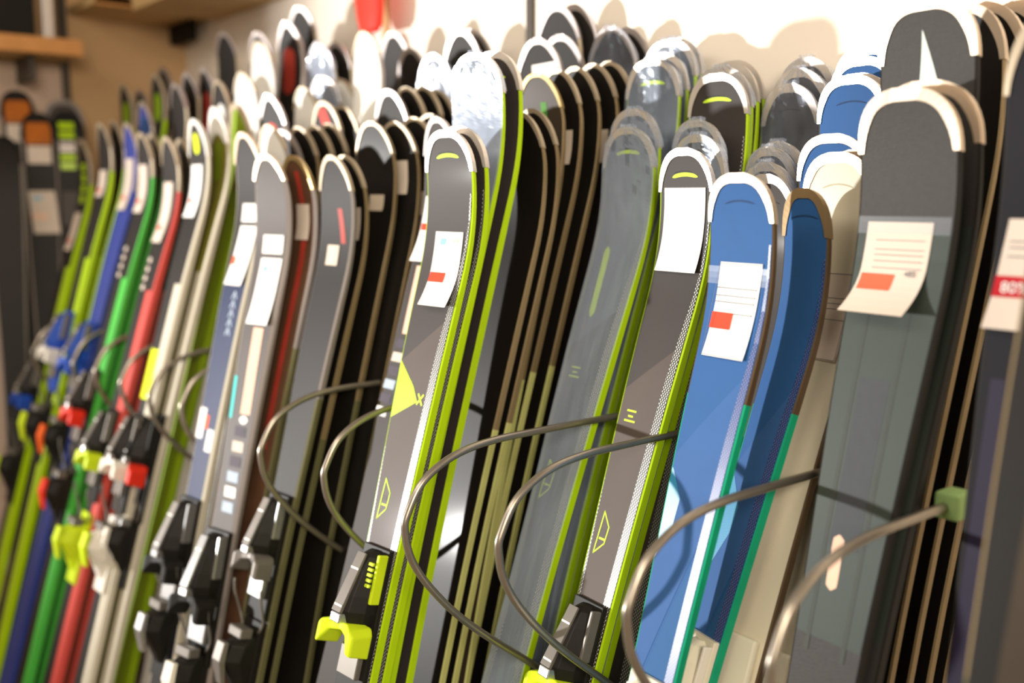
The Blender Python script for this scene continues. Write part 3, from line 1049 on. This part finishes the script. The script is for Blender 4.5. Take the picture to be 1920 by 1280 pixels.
# key, look, tip x, y, z (metres), lean back, turn, shovel width, label, group
SKIS = [
    ('navy', 'N', -0.485, 1.137, 1.701, 9.0, 0.0, 0.135, 'dark navy and purple ski with red 80% tag at the right edge', None),
    ('brownR', 'K', -0.37, 0.956, 1.64, 13.25, 0.0, 0.12, 'black and brown ski cut off by the lower right corner', None),
    ('G1', 'G', -0.69, 1.185, 1.632, 12.5, -4.0, 0.14, 'wide charcoal ski with champagne tip and curling price tag, in front', 'charcoal skis'),
    ('G2', 'G', -0.678, 1.211, 1.641, 12.5, -4.0, 0.14, 'wide charcoal ski directly behind the one with the curling tag', 'charcoal skis'),
    ('G3', 'G', -0.714, 1.26, 1.752, 12.5, -4.0, 0.14, 'tall charcoal ski with a pale mint triangle under its tip', 'charcoal skis'),
    ('G4', 'Kg', -0.724, 1.366, 1.758, 12.5, -2.0, 0.125, 'black ski right behind the mint triangle ski, first of five', 'black skis behind the charcoal ones'),
    ('G5', 'Kg', -0.715, 1.404, 1.762, 12.5, -2.0, 0.125, 'black ski behind the mint triangle ski, second of five', 'black skis behind the charcoal ones'),
    ('G6', 'Kg', -0.71, 1.452, 1.768, 12.5, -2.0, 0.125, 'black ski behind the mint triangle ski, third of five', 'black skis behind the charcoal ones'),
    ('G7', 'Kg', -0.7, 1.481, 1.771, 12.5, -2.0, 0.125, 'black ski behind the mint triangle ski, fourth of five', 'black skis behind the charcoal ones'),
    ('G8', 'Kg', -0.7, 1.515, 1.778, 12.5, -2.0, 0.125, 'black ski behind the mint triangle ski, rearmost of five', 'black skis behind the charcoal ones'),
    ('B1', 'B', -0.905, 1.137, 1.531, 16.0, -3.5, 0.118, 'bright blue ski with white price tag marked by a red square', 'blue skis'),
    ('W1', 'W', -1.01, 1.339, 1.534, 16.0, -3.5, 0.112, 'grey ski with silver tip tucked behind the tagged blue ski', None),
    ('W2', 'Ww', -1.032, 1.366, 1.554, 16.0, -3.5, 0.112, 'film-wrapped grey ski, lowest of three short ones behind the blue ski', 'short wrapped grey skis'),
    ('W3', 'Ww', -1.053, 1.399, 1.58, 16.0, -3.5, 0.112, 'film-wrapped grey ski, middle of three short ones behind the blue ski', 'short wrapped grey skis'),
    ('W4', 'Ww', -1.058, 1.43, 1.59, 16.0, -3.5, 0.112, 'film-wrapped grey ski, rearmost of three short ones behind the blue ski', 'short wrapped grey skis'),
    ('T1', 'Ww', -1.082, 1.487, 1.69, 16.0, 4.0, 0.112, 'tall film-wrapped silver-grey ski left of the tall blue skis, front of three', 'tall wrapped grey skis'),
    ('T2', 'Ww', -1.081, 1.511, 1.717, 16.0, 4.0, 0.112, 'tall film-wrapped silver-grey ski left of the tall blue skis, middle of three', 'tall wrapped grey skis'),
    ('T3', 'Ww', -1.091, 1.545, 1.739, 16.0, 4.0, 0.112, 'tall film-wrapped silver-grey ski left of the tall blue skis, rearmost', 'tall wrapped grey skis'),
    ('D1', 'B', -0.862, 1.231, 1.51, 18.0, -12.0, 0.09, 'shaded dark blue ski with bronze tip and cream binding, shortest blue one', 'blue skis'),
    ('C1', 'C', -0.853, 1.294, 1.561, 18.75, -2.0, 0.12, 'cream white ski with champagne tip left of the charcoal skis', 'cream skis'),
    ('C2', 'C', -0.828, 1.307, 1.565, 16.0, -2.0, 0.12, 'second cream ski, mostly hidden between the cream and charcoal skis', 'cream skis'),
    ('B2', 'B', -0.892, 1.336, 1.591, 16.0, 0.0, 0.124, 'blue ski whose tip shows just above the cream ski', 'blue skis'),
    ('B3', 'B', -0.897, 1.385, 1.68, 16.0, -4.0, 0.124, 'tall blue ski, front one of the four back blue skis', 'blue skis'),
    ('B3b', 'B', -0.903, 1.412, 1.685, 16.0, -4.0, 0.124, 'tall blue ski, second of the four back blue skis', 'blue skis'),
    ('B4', 'B', -0.917, 1.444, 1.714, 16.0, -4.0, 0.124, 'tall blue ski, third of the four back blue skis', 'blue skis'),
    ('B5', 'B', -0.929, 1.473, 1.734, 16.0, -4.0, 0.124, 'tall blue ski, rearmost and highest of the back blue skis', 'blue skis'),
    ('L1', 'L', -1.123, 1.27, 1.577, 17.75, -4.0, 0.122, 'dark grey lime-edged ski with a large blank white tag', 'lime-edged grey skis'),
    ('L2', 'Lw', -1.157, 1.34, 1.602, 17.75, -4.0, 0.122, 'film-wrapped lime-edged ski right behind the blank-tagged ski', 'lime-edged grey skis'),
    ('L3', 'Lw', -1.188, 1.372, 1.63, 17.75, -4.0, 0.122, 'film-wrapped lime-edged ski, second behind the blank-tagged ski', 'lime-edged grey skis'),
    ('L4', 'L', -1.179, 1.412, 1.71, 17.75, 6.0, 0.122, 'tall unwrapped dark grey ski with lime slot, lime edge, behind blank-tagged ski', 'lime-edged grey skis'),
    ('L5', 'Lw', -1.196, 1.443, 1.725, 17.75, 6.0, 0.122, 'film-wrapped ski right behind the tall unwrapped lime-slot ski', 'lime-edged grey skis'),
    ('L6', 'L', -1.207, 1.474, 1.736, 17.75, 6.0, 0.122, 'lime-edged ski second behind the tall unwrapped lime-slot ski', 'lime-edged grey skis'),
    ('L7', 'L', -1.218, 1.505, 1.743, 17.75, 6.0, 0.122, 'lime-edged ski nearest the wall behind the tall unwrapped lime-slot ski', 'lime-edged grey skis'),
    ('S1', 'Lw', -1.302, 1.32, 1.621, 20.0, 1.0, 0.122, 'film-wrapped silver-blue ski with a long lime bar on its face', 'lime-edged grey skis'),
    ('S2', 'Lw', -1.332, 1.364, 1.657, 20.0, 1.0, 0.122, 'film-wrapped ski tip peeking over the one with the lime bar', 'lime-edged grey skis'),
    ('S3', 'Lw', -1.35, 1.43, 1.754, 20.0, 7.0, 0.122, 'tall film-wrapped lime-slot ski, front of the group right of the black skis', 'lime-edged grey skis'),
    ('S4', 'Lw', -1.36, 1.462, 1.768, 20.0, 7.0, 0.122, 'tall film-wrapped ski, second of the group right of the black skis', 'lime-edged grey skis'),
    ('S5', 'Lw', -1.37, 1.496, 1.797, 20.0, 7.0, 0.122, 'tall film-wrapped ski, third of the group right of the black skis', 'lime-edged grey skis'),
    ('S6', 'Lw', -1.381, 1.526, 1.803, 20.0, 7.0, 0.122, 'tall film-wrapped ski, rearmost of the group right of the black skis', 'lime-edged grey skis'),
    ('M1', 'L', -1.446, 1.023, 1.612, 16.25, 5.5, 0.122, 'dark grey lime-edged ski with white tag and lime binding, left of centre', 'lime-edged grey skis'),
    ('M2', 'L', -1.444, 1.049, 1.619, 16.25, 5.5, 0.122, 'lime-edged ski directly behind the lime-binding ski left of centre', 'lime-edged grey skis'),
    ('M3', 'Lw', -1.479, 1.11, 1.751, 16.25, 8.5, 0.122, 'tall film-wrapped lime-edged ski rising behind the lime-binding ski', 'lime-edged grey skis'),
    ('M4', 'L', -1.48, 1.151, 1.757, 16.25, 8.5, 0.122, 'tall lime-edged ski right behind the film-wrapped tall lime one, black face', 'lime-edged grey skis'),
    ('K1', 'K', -1.47, 1.205, 1.654, 16.25, 6.0, 0.116, 'short black ski right of the tall lime-edged pair, front one', 'black tan-edged skis right of the lime pair'),
    ('K2', 'K', -1.475, 1.241, 1.661, 16.25, 6.0, 0.116, 'short black ski right of the tall lime-edged pair, rear one', 'black tan-edged skis right of the lime pair'),
    ('K3', 'Kb', -1.513, 1.284, 1.733, 16.25, 13.0, 0.116, 'glossy brown ski with a green streak leading the black stack', None),
    ('K4', 'K', -1.505, 1.328, 1.742, 16.25, 4.0, 0.116, 'black tan-edged ski behind the green-streaked ski, first of four', 'black tan-edged skis right of the lime pair'),
    ('K5', 'K', -1.501, 1.372, 1.75, 16.25, 4.0, 0.116, 'black tan-edged ski behind the green-streaked ski, second of four', 'black tan-edged skis right of the lime pair'),
    ('K6', 'K', -1.49, 1.41, 1.758, 16.25, 4.0, 0.116, 'black tan-edged ski behind the green-streaked ski, third of four', 'black tan-edged skis right of the lime pair'),
    ('K7', 'K', -1.475, 1.439, 1.763, 16.25, 4.0, 0.116, 'black tan-edged ski behind the green-streaked ski, last of four', 'black tan-edged skis right of the lime pair'),
    ('P3', 'D', -1.61, 1.368, 1.817, 16.25, 14.0, 0.118, 'dark grey ski tip with a small white sticker above the black stack', None),
    ('P3b', 'D', -1.639, 1.454, 1.835, 16.25, 14.0, 0.118, 'dark ski tip right behind the tip with the white sticker', None),
    ('P1', 'D', -1.686, 1.485, 1.905, 16.25, 14.0, 0.118, 'highest dark grey ski tip beside the thin wall post', None),
    ('P1b', 'D', -1.662, 1.514, 1.906, 16.25, 14.0, 0.118, 'dark ski tip right behind the highest tip by the wall post', None),
    ('P2', 'Dw', -1.523, 1.49, 1.841, 16.25, 14.0, 0.118, 'film-wrapped dark ski tip above the rear end of the black stack', None),
    ('P2b', 'D', -1.514, 1.524, 1.841, 16.25, 14.0, 0.118, 'dark ski tip nearest the wall behind the film-wrapped dark tip', None),
    ('Q1', 'Q', -1.611, 1.12, 1.649, 17.0, 1.5, 0.11, 'grey ski with white tag and peach strip left of the lime-binding ski', None),
    ('R1', 'K', -1.869, 1.13, 1.655, 15.75, 14.0, 0.116, 'rounded black ski with silver rim leading the stack left of centre', 'black skis left of centre'),
    ('R2', 'K', -1.833, 1.165, 1.655, 15.75, 14.0, 0.116, 'black ski, second in the stack left of centre, with a cream tag', 'black skis left of centre'),
    ('R3', 'K', -1.813, 1.2, 1.664, 15.75, 14.0, 0.116, 'black ski, third in the stack left of centre', 'black skis left of centre'),
    ('R4', 'K', -1.804, 1.235, 1.672, 15.75, 14.0, 0.116, 'black ski, rearmost in the stack left of centre', 'black skis left of centre'),
    ('V1', 'D', -2.023, 1.27, 1.742, 15.75, 8.0, 0.118, 'slate-faced ski tip leading the row above the left black stack', None),
    ('V2', 'K', -2.001, 1.305, 1.748, 15.75, 8.0, 0.116, 'black ski tip, second in the row above the left black stack', 'black skis left of centre'),
    ('V3', 'K', -1.987, 1.34, 1.751, 15.75, 8.0, 0.116, 'black ski tip, third in the row above the left black stack', 'black skis left of centre'),
    ('V4', 'K', -1.979, 1.373, 1.745, 15.75, 8.0, 0.116, 'black ski tip, last in the row above the left black stack', 'black skis left of centre'),
    ('U1', 'Dw', -2.05, 1.414, 1.836, 15.75, 14.0, 0.118, 'film-wrapped round dark ski tip left of the tall lime-edged ski', None),
    ('U2', 'D', -2.015, 1.468, 1.894, 15.75, 14.0, 0.118, 'dark ski tip with silver rim standing highest left of the lime skis', None),
    ('U2b', 'D', -2.011, 1.5, 1.896, 15.75, 14.0, 0.118, 'dark ski tip behind the silver-rimmed highest tip left of lime skis', None),
    ('U3', 'D', -2.218, 1.458, 1.873, 15.75, 8.0, 0.118, 'dark ski tip below and right of the red banner', None),
    ('U4', 'D', -2.335, 1.482, 1.929, 15.75, 8.0, 0.118, "dark ski tip standing right beneath the red banner's right side", None),
    ('U5', 'Wh', -2.258, 1.348, 1.907, 15.75, 10.0, 0.115, 'white-faced ski tip directly below the red banner', None),
    ('J1', 'J', -1.857, 1.028, 1.583, 15.75, 6.0, 0.115, 'dark ski with silver rim, red streak and small square tag', None),
    ('J2', 'K', -1.861, 1.06, 1.584, 15.75, 6.0, 0.116, 'black ski behind the red-streaked silver-rimmed ski, with cream tag', None),
    ('Z1', 'D', -2.227, 1.104, 1.655, 15.75, 10.0, 0.118, 'grey ski tip with faint red streak leading the row of tan-rimmed tips', None),
    ('Z2', 'K', -2.202, 1.133, 1.662, 15.75, 10.0, 0.116, 'tan-rimmed black ski tip, second in its row behind the grey skis', 'tan-rimmed black tips'),
    ('Z3', 'K', -2.178, 1.162, 1.664, 15.75, 10.0, 0.116, 'tan-rimmed black ski tip, third in its row behind the grey skis', 'tan-rimmed black tips'),
    ('Z4', 'K', -2.162, 1.19, 1.67, 15.75, 10.0, 0.116, 'tan-rimmed black ski tip, fourth in its row behind the grey skis', 'tan-rimmed black tips'),
    ('Z5', 'J', -2.276, 1.24, 1.732, 15.75, 10.0, 0.115, 'dark ski tip with red mark above the row of tan-rimmed tips', None),
    ('Z6', 'K', -2.246, 1.273, 1.722, 15.75, 10.0, 0.116, 'black ski tip right of the red-marked tip, upper tan-rimmed row', 'tan-rimmed black tips'),
    ('Y1', 'Dw', -2.555, 1.38, 1.917, 15.75, 10.0, 0.118, 'film-wrapped dark ski tip with a small red dot near the wall', None),
    ('Y2', 'D', -2.532, 1.42, 1.919, 15.75, 10.0, 0.118, 'dark ski tip right behind the one with the small red dot', None),
    ('Y3', 'Ww', -2.389, 1.3, 1.806, 15.75, 10.0, 0.115, 'crinkly film-wrapped grey ski tip below the red-dotted one', None),
    ('Y4', 'Wh', -2.393, 1.246, 1.777, 15.75, 10.0, 0.115, 'white ski tip amid the blurred wrapped tips, lower one', None),
    ('Y5', 'Wh', -2.37, 1.342, 1.802, 15.75, 10.0, 0.115, 'white narrow ski tip left of the ski under the banner', None),
    ('H1', 'H', -2.009, 0.955, 1.589, 14.5, 13.5, 0.115, 'plain grey ski with silver rim, two white tags and peach strip', None),
    ('I1', 'I', -1.976, 1.002, 1.586, 14.5, 9.5, 0.115, 'rusty brown ski with red streak and cream tag', None),
    ('NV', 'NV', -2.199, 0.992, 1.644, 14.5, 7.5, 0.112, 'navy blue ski with white lettering, two white tags, champagne tip', None),
    ('WH1', 'Wh', -2.19, 1.051, 1.663, 14.5, 10.0, 0.115, 'white ski tip showing just above the plain grey ski', None),
    ('X1', 'X', -2.742, 1.38, 1.998, 14.5, 14.0, 0.115, 'tall dark ski tip with dark red face and broad silver rim', None),
    ('X2', 'D', -2.777, 1.44, 2.051, 14.5, 14.0, 0.118, 'tallest dark ski tip with a bright glint, left of its wall shadow', None),
    ('X3', 'Wh', -2.759, 1.3, 1.936, 14.5, 12.0, 0.115, 'tall white-faced ski tip left of the red-faced silver-rimmed tip', None),
    ('X4', 'Wh', -2.7, 1.22, 1.839, 14.5, 12.0, 0.115, 'white-faced ski tip, lower left of the tall white one', None),
    ('X5', 'X', -2.414, 1.16, 1.756, 14.5, 12.0, 0.115, 'dark ski tip with a bright red patch among white tips', None),
    ('X6', 'D', -3.23, 1.4, 2.03, 14.5, 10.0, 0.118, 'black ski tip standing alone near the room corner', None),
    ('X7', 'D', -2.891, 1.36, 1.985, 14.5, 12.0, 0.118, 'dark narrow ski tip behind the tall white-faced one', None),
    ('F1', 'F', -2.54, 1.07, 1.727, 16.5, 3.0, 0.11, 'white-tipped olive ski with red binding in the left group', None),
    ('F2', 'Fo', -2.544, 1.13, 1.74, 16.5, 3.0, 0.115, 'olive ski with broad tan rim behind the navy ski', None),
    ('E1', 'E', -2.565, 1.025, 1.696, 16.5, 3.0, 0.11, 'white-edged dark ski with yellow mark and yellow block', None),
    ('Ra', 'Rr', -2.779, 1.03, 1.662, 17.0, 2.0, 0.112, 'red-edged race ski with white tag, front of the red pair', 'red race skis'),
    ('Rb', 'Rr', -2.796, 1.075, 1.658, 17.0, 2.0, 0.112, 'red-edged race ski, rear of the red pair', 'red race skis'),
    ('Ga', 'Rg', -2.993, 1.035, 1.684, 17.0, 2.0, 0.112, 'bright green-edged race ski with white tag, front of the green pair', 'green race skis'),
    ('Gb', 'Rg', -3.019, 1.075, 1.683, 17.0, 2.0, 0.112, 'green-edged race ski, rear of the green pair', 'green race skis'),
    ('Bl', 'Rb', -3.183, 1.06, 1.723, 17.0, 2.0, 0.112, 'blue race ski with white tag left of the green pair', None),
    ('La', 'Rl', -3.31, 1.02, 1.728, 16.0, 2.0, 0.112, 'lime-edged race ski with small cream tag left of the blue ski', 'lime race skis'),
    ('Lb', 'Rl', -3.296, 1.055, 1.735, 16.0, 2.0, 0.112, 'lime-edged race ski just behind the cream-tagged lime one', 'lime race skis'),
    ('Lc', 'Rl', -3.53, 1.02, 1.688, 16.0, 2.0, 0.112, 'leftmost lime race ski with lime block letters and long lime edge', 'lime race skis'),
    ('O1', 'D', -3.064, 1.207, 1.872, 17.0, 2.0, 0.118, 'dark blurred ski tip left of the red-patched tip, upper left row', None),
    ('O2', 'X', -3.011, 1.24, 1.885, 17.0, 2.0, 0.115, 'dark blurred ski tip with a dull red patch, upper left row', None),
    ('O3', 'Wd', -2.818, 1.2, 1.828, 17.0, 2.0, 0.115, 'dark ski tip with a round white patch, upper left row', None),
    ('O4', 'D', -3.462, 1.28, 1.931, 17.0, 2.0, 0.118, 'dark ski tip at the far left end of the upper row', None),
    ('O5', 'Rl', -3.386, 1.226, 1.899, 17.0, 2.0, 0.112, 'dark ski tip with lime patch in the upper left row', None),
    ('O6', 'D', -3.512, 1.215, 1.857, 17.0, 2.0, 0.118, 'dark ski tip between the two lime-patched tips, upper left', None),
    ('O7', 'Rl', -3.503, 1.159, 1.874, 16.0, 2.0, 0.112, 'leftmost upper ski tip with a lime patch', None),
    ('O8', 'Rb', -3.272, 1.14, 1.797, 17.0, 2.0, 0.112, 'ski tip with a lilac-blue patch above the green race skis', None),
    ('O9', 'D', -3.073, 1.173, 1.839, 17.0, 2.0, 0.118, 'dark ski tip above the red-edged race pair', None),
    ('A1', 'FO', -3.86, 0.908, 1.863, 9, 72, 0.112, 'black-rimmed ski with orange panel, leftmost against the far wall', 'skis against the far wall'),
    ('A2', 'FO', -3.8, 0.955, 1.787, 9, 72, 0.112, 'black-rimmed ski with orange panel and large white tag, far wall', 'skis against the far wall'),
    ('A3', 'FG', -3.86, 1.06, 1.842, 9, 72, 0.135, 'wide grey ski tip standing behind the lime-lettered one, far wall', 'skis against the far wall'),
    ('A4', 'FL', -3.78, 1.048, 1.795, 9, 72, 0.112, 'black-rimmed ski with lime block lettering against the far wall', 'skis against the far wall'),
    ('A5', 'FO', -3.72, 0.82, 1.7, 9, 72, 0.112, 'grey-edged ski at the left frame edge against the far wall', 'skis against the far wall'),
]
for row in SKIS:
    make_ski(*row)

# ------------------------------------------------------------------ rack with steel divider hoops
rack = bpy.data.objects.new('ski_rack', None)
col.objects.link(rack)
rack.location = (-1.8, WALL_Y, 0)
tag(rack, 'steel ski rack whose bent divider hoops jut out between the skis', 'rack')
def rack_part(name, me, m, parent=rack):
    o = obj(name, me, m, parent)
    if parent is rack:
        o.matrix_parent_inverse = Matrix.Translation(rack.location).inverted()
    return o
rack_part('upper_rail', box_bm((-3.7, WALL_Y - .028, 1.105), (.2, WALL_Y, 1.135), .003), 'rail')
rack_part('lower_rail', box_bm((-3.7, WALL_Y - .028, .30), (.2, WALL_Y, .33), .003), 'rail')
PROFILE = [(1.56, 1.12), (1.30, 1.12), (1.10, 1.12), (.99, 1.118), (.915, 1.105), (.86, 1.075), (.832, 1.032), (.826, 1.005),
           (.838, .955), (.878, .895), (.95, .82), (1.08, .71), (1.30, .52), (1.555, .315)]
HOOPS = [(-.604, .835), (-.795, .815), (-1.078, .845), (-1.235, .79), (-1.56, .83), (-1.775, .81), (-2.235, .885), (-2.285, .85),
         (-2.45, .833), (-2.69, .842), (-2.92, .845), (-3.10, .836), (-3.42, .805)]
for i, (hx, yo) in enumerate(HOOPS):
    pts = [(hx, py + (yo - .826) * max(0, min(1, (1.5 - py) / .5)), pz) for py, pz in PROFILE]
    h = rack_part('divider_hoop', tube_mesh('divider_hoop', smooth_path(pts, 6), .006, 12), 'hoop_steel')
    if i == 0:
        c = rack_part('green_clip', box_bm((hx - .014, 1.175, 1.104), (hx + .018, 1.215, 1.138), .004), 'clip_green', h)
        tag(c, 'pale green clip at the end of the nearest hoop')

# ------------------------------------------------------------------ shelves and things at the far end
def thing(name, label, cat, loc, group=None):
    o = bpy.data.objects.new(name, None)
    col.objects.link(o)
    o.location = loc
    return tag(o, label, cat, group)
def part(name, bm, m, parent):
    o = obj(name, bm, m, parent)
    o.matrix_parent_inverse = Matrix.Translation(parent.location).inverted()
    return o
sh = thing('wall_shelf', 'wooden wall shelf at the far left carrying a black box', 'shelf', (LEFT_X, .3, 1.985))
part('shelf_board', box_bm((LEFT_X, -.6, 1.99), (-3.77, 1.105, 2.035), .002), 'wood_board', sh)
part('front_edge', box_bm((-3.77, -.6, 1.985), (-3.75, 1.108, 2.04), .003), 'wood_edge', sh)
for yy in (-.3, .95):
    part('bracket', box_bm((LEFT_X + .001, yy, 1.90), (LEFT_X + .2, yy + .02, 1.99), .002), 'post', sh)
cs = thing('corner_shelf', 'tan corner shelf high above the far skis, seen from below', 'shelf', (LEFT_X, 1.58, 2.15))
part('shelf_board', box_bm((LEFT_X, 1.145, 2.165), (-3.70, WALL_Y, 2.195), .002), 'wood_board', cs)
part('shelf_board', box_bm((-3.70, 1.27, 2.15), (-2.95, WALL_Y, 2.18), .002), 'wood_board', cs)
part('front_edge', box_bm((-3.715, 1.145, 2.16), (-3.70, 1.27, 2.20), .002), 'wood_edge', cs)
part('bracket', box_bm((LEFT_X + .001, 1.52, 2.09), (LEFT_X + .22, 1.545, 2.165), .003), 'black_box', cs)
bx = thing('storage_box', 'black storage box standing on the wooden wall shelf', 'box', (-3.9, .6, 2.035))
part('box_body', box_bm((-4.0, .10, 2.036), (-3.79, .97, 2.40), .008), 'black_box', bx)
part('box_lid', box_bm((-4.005, .09, 2.40), (-3.785, .98, 2.44), .006), 'black_box', bx)
pl = thing('metal_upright', 'slim silver upright post beside the black box', 'post', (-3.8, 1.01, 2.035))
part('post_body', box_bm((-3.815, .992, 2.036), (-3.785, 1.028, 2.9), .003), 'aluminium', pl)
part('post_foot', box_bm((-3.835, .985, 2.035), (-3.775, 1.04, 2.045), .002), 'aluminium', pl)
gb = thing('green_carton', 'small bright green carton on the corner shelf, top left', 'carton', (-3.78, 1.19, 2.195))
part('carton_body', box_bm((-3.86, 1.15, 2.196), (-3.74, 1.21, 2.30), .003), 'bind_green', gb)
part('carton_flap', box_bm((-3.862, 1.148, 2.30), (-3.738, 1.212, 2.306), .001), 'paper_tan', gb)
# red hanging banner with a rounded lower end
bn = thing('hanging_banner', 'red banner hanging over the white ski tips against the wall', 'banner', (-2.49, 1.50, 2.4))
vs, fs = [], []
prof = [(2.42, -2.585, -2.418), (2.2, -2.58, -2.418), (2.06, -2.566, -2.418), (2.0, -2.553, -2.42), (1.965, -2.54, -2.428), (1.948, -2.518, -2.45)]
for z_, a_, b_ in prof:
    for k in range(5):
        t_ = k / 4
        yy = 1.50 - .012 * math.sin(t_ * math.pi)
        vs += [(a_ + (b_ - a_) * t_, yy, z_), (a_ + (b_ - a_) * t_, yy + .006, z_)]
for i in range(len(prof) - 1):
    for k in range(4):
        q = i * 10 + k * 2
        fs += [(q, q + 10, q + 12, q + 2), (q + 1, q + 3, q + 13, q + 11)]
    fs += [(i * 10, i * 10 + 1, i * 10 + 11, i * 10 + 10), (i * 10 + 8, i * 10 + 18, i * 10 + 19, i * 10 + 9)]
q = (len(prof) - 1) * 10
fs += [(q, q + 1, q + 3, q + 2), (q + 2, q + 3, q + 5, q + 4), (q + 4, q + 5, q + 7, q + 6), (q + 6, q + 7, q + 9, q + 8)]
part('banner_sheet', mesh('banner_sheet', vs, fs, None, True), 'banner_red', bn)
part('hanger_rod', tube_mesh('hanger_rod', [(-2.60, 1.50, 2.42), (-2.40, 1.50, 2.42)], .006, 8), 'aluminium', bn)
for xx in (-2.58, -2.42):
    part('hanger_arm', tube_mesh('hanger_arm', [(xx, 1.50, 2.42), (xx, WALL_Y, 2.42)], .004, 8), 'aluminium', bn)
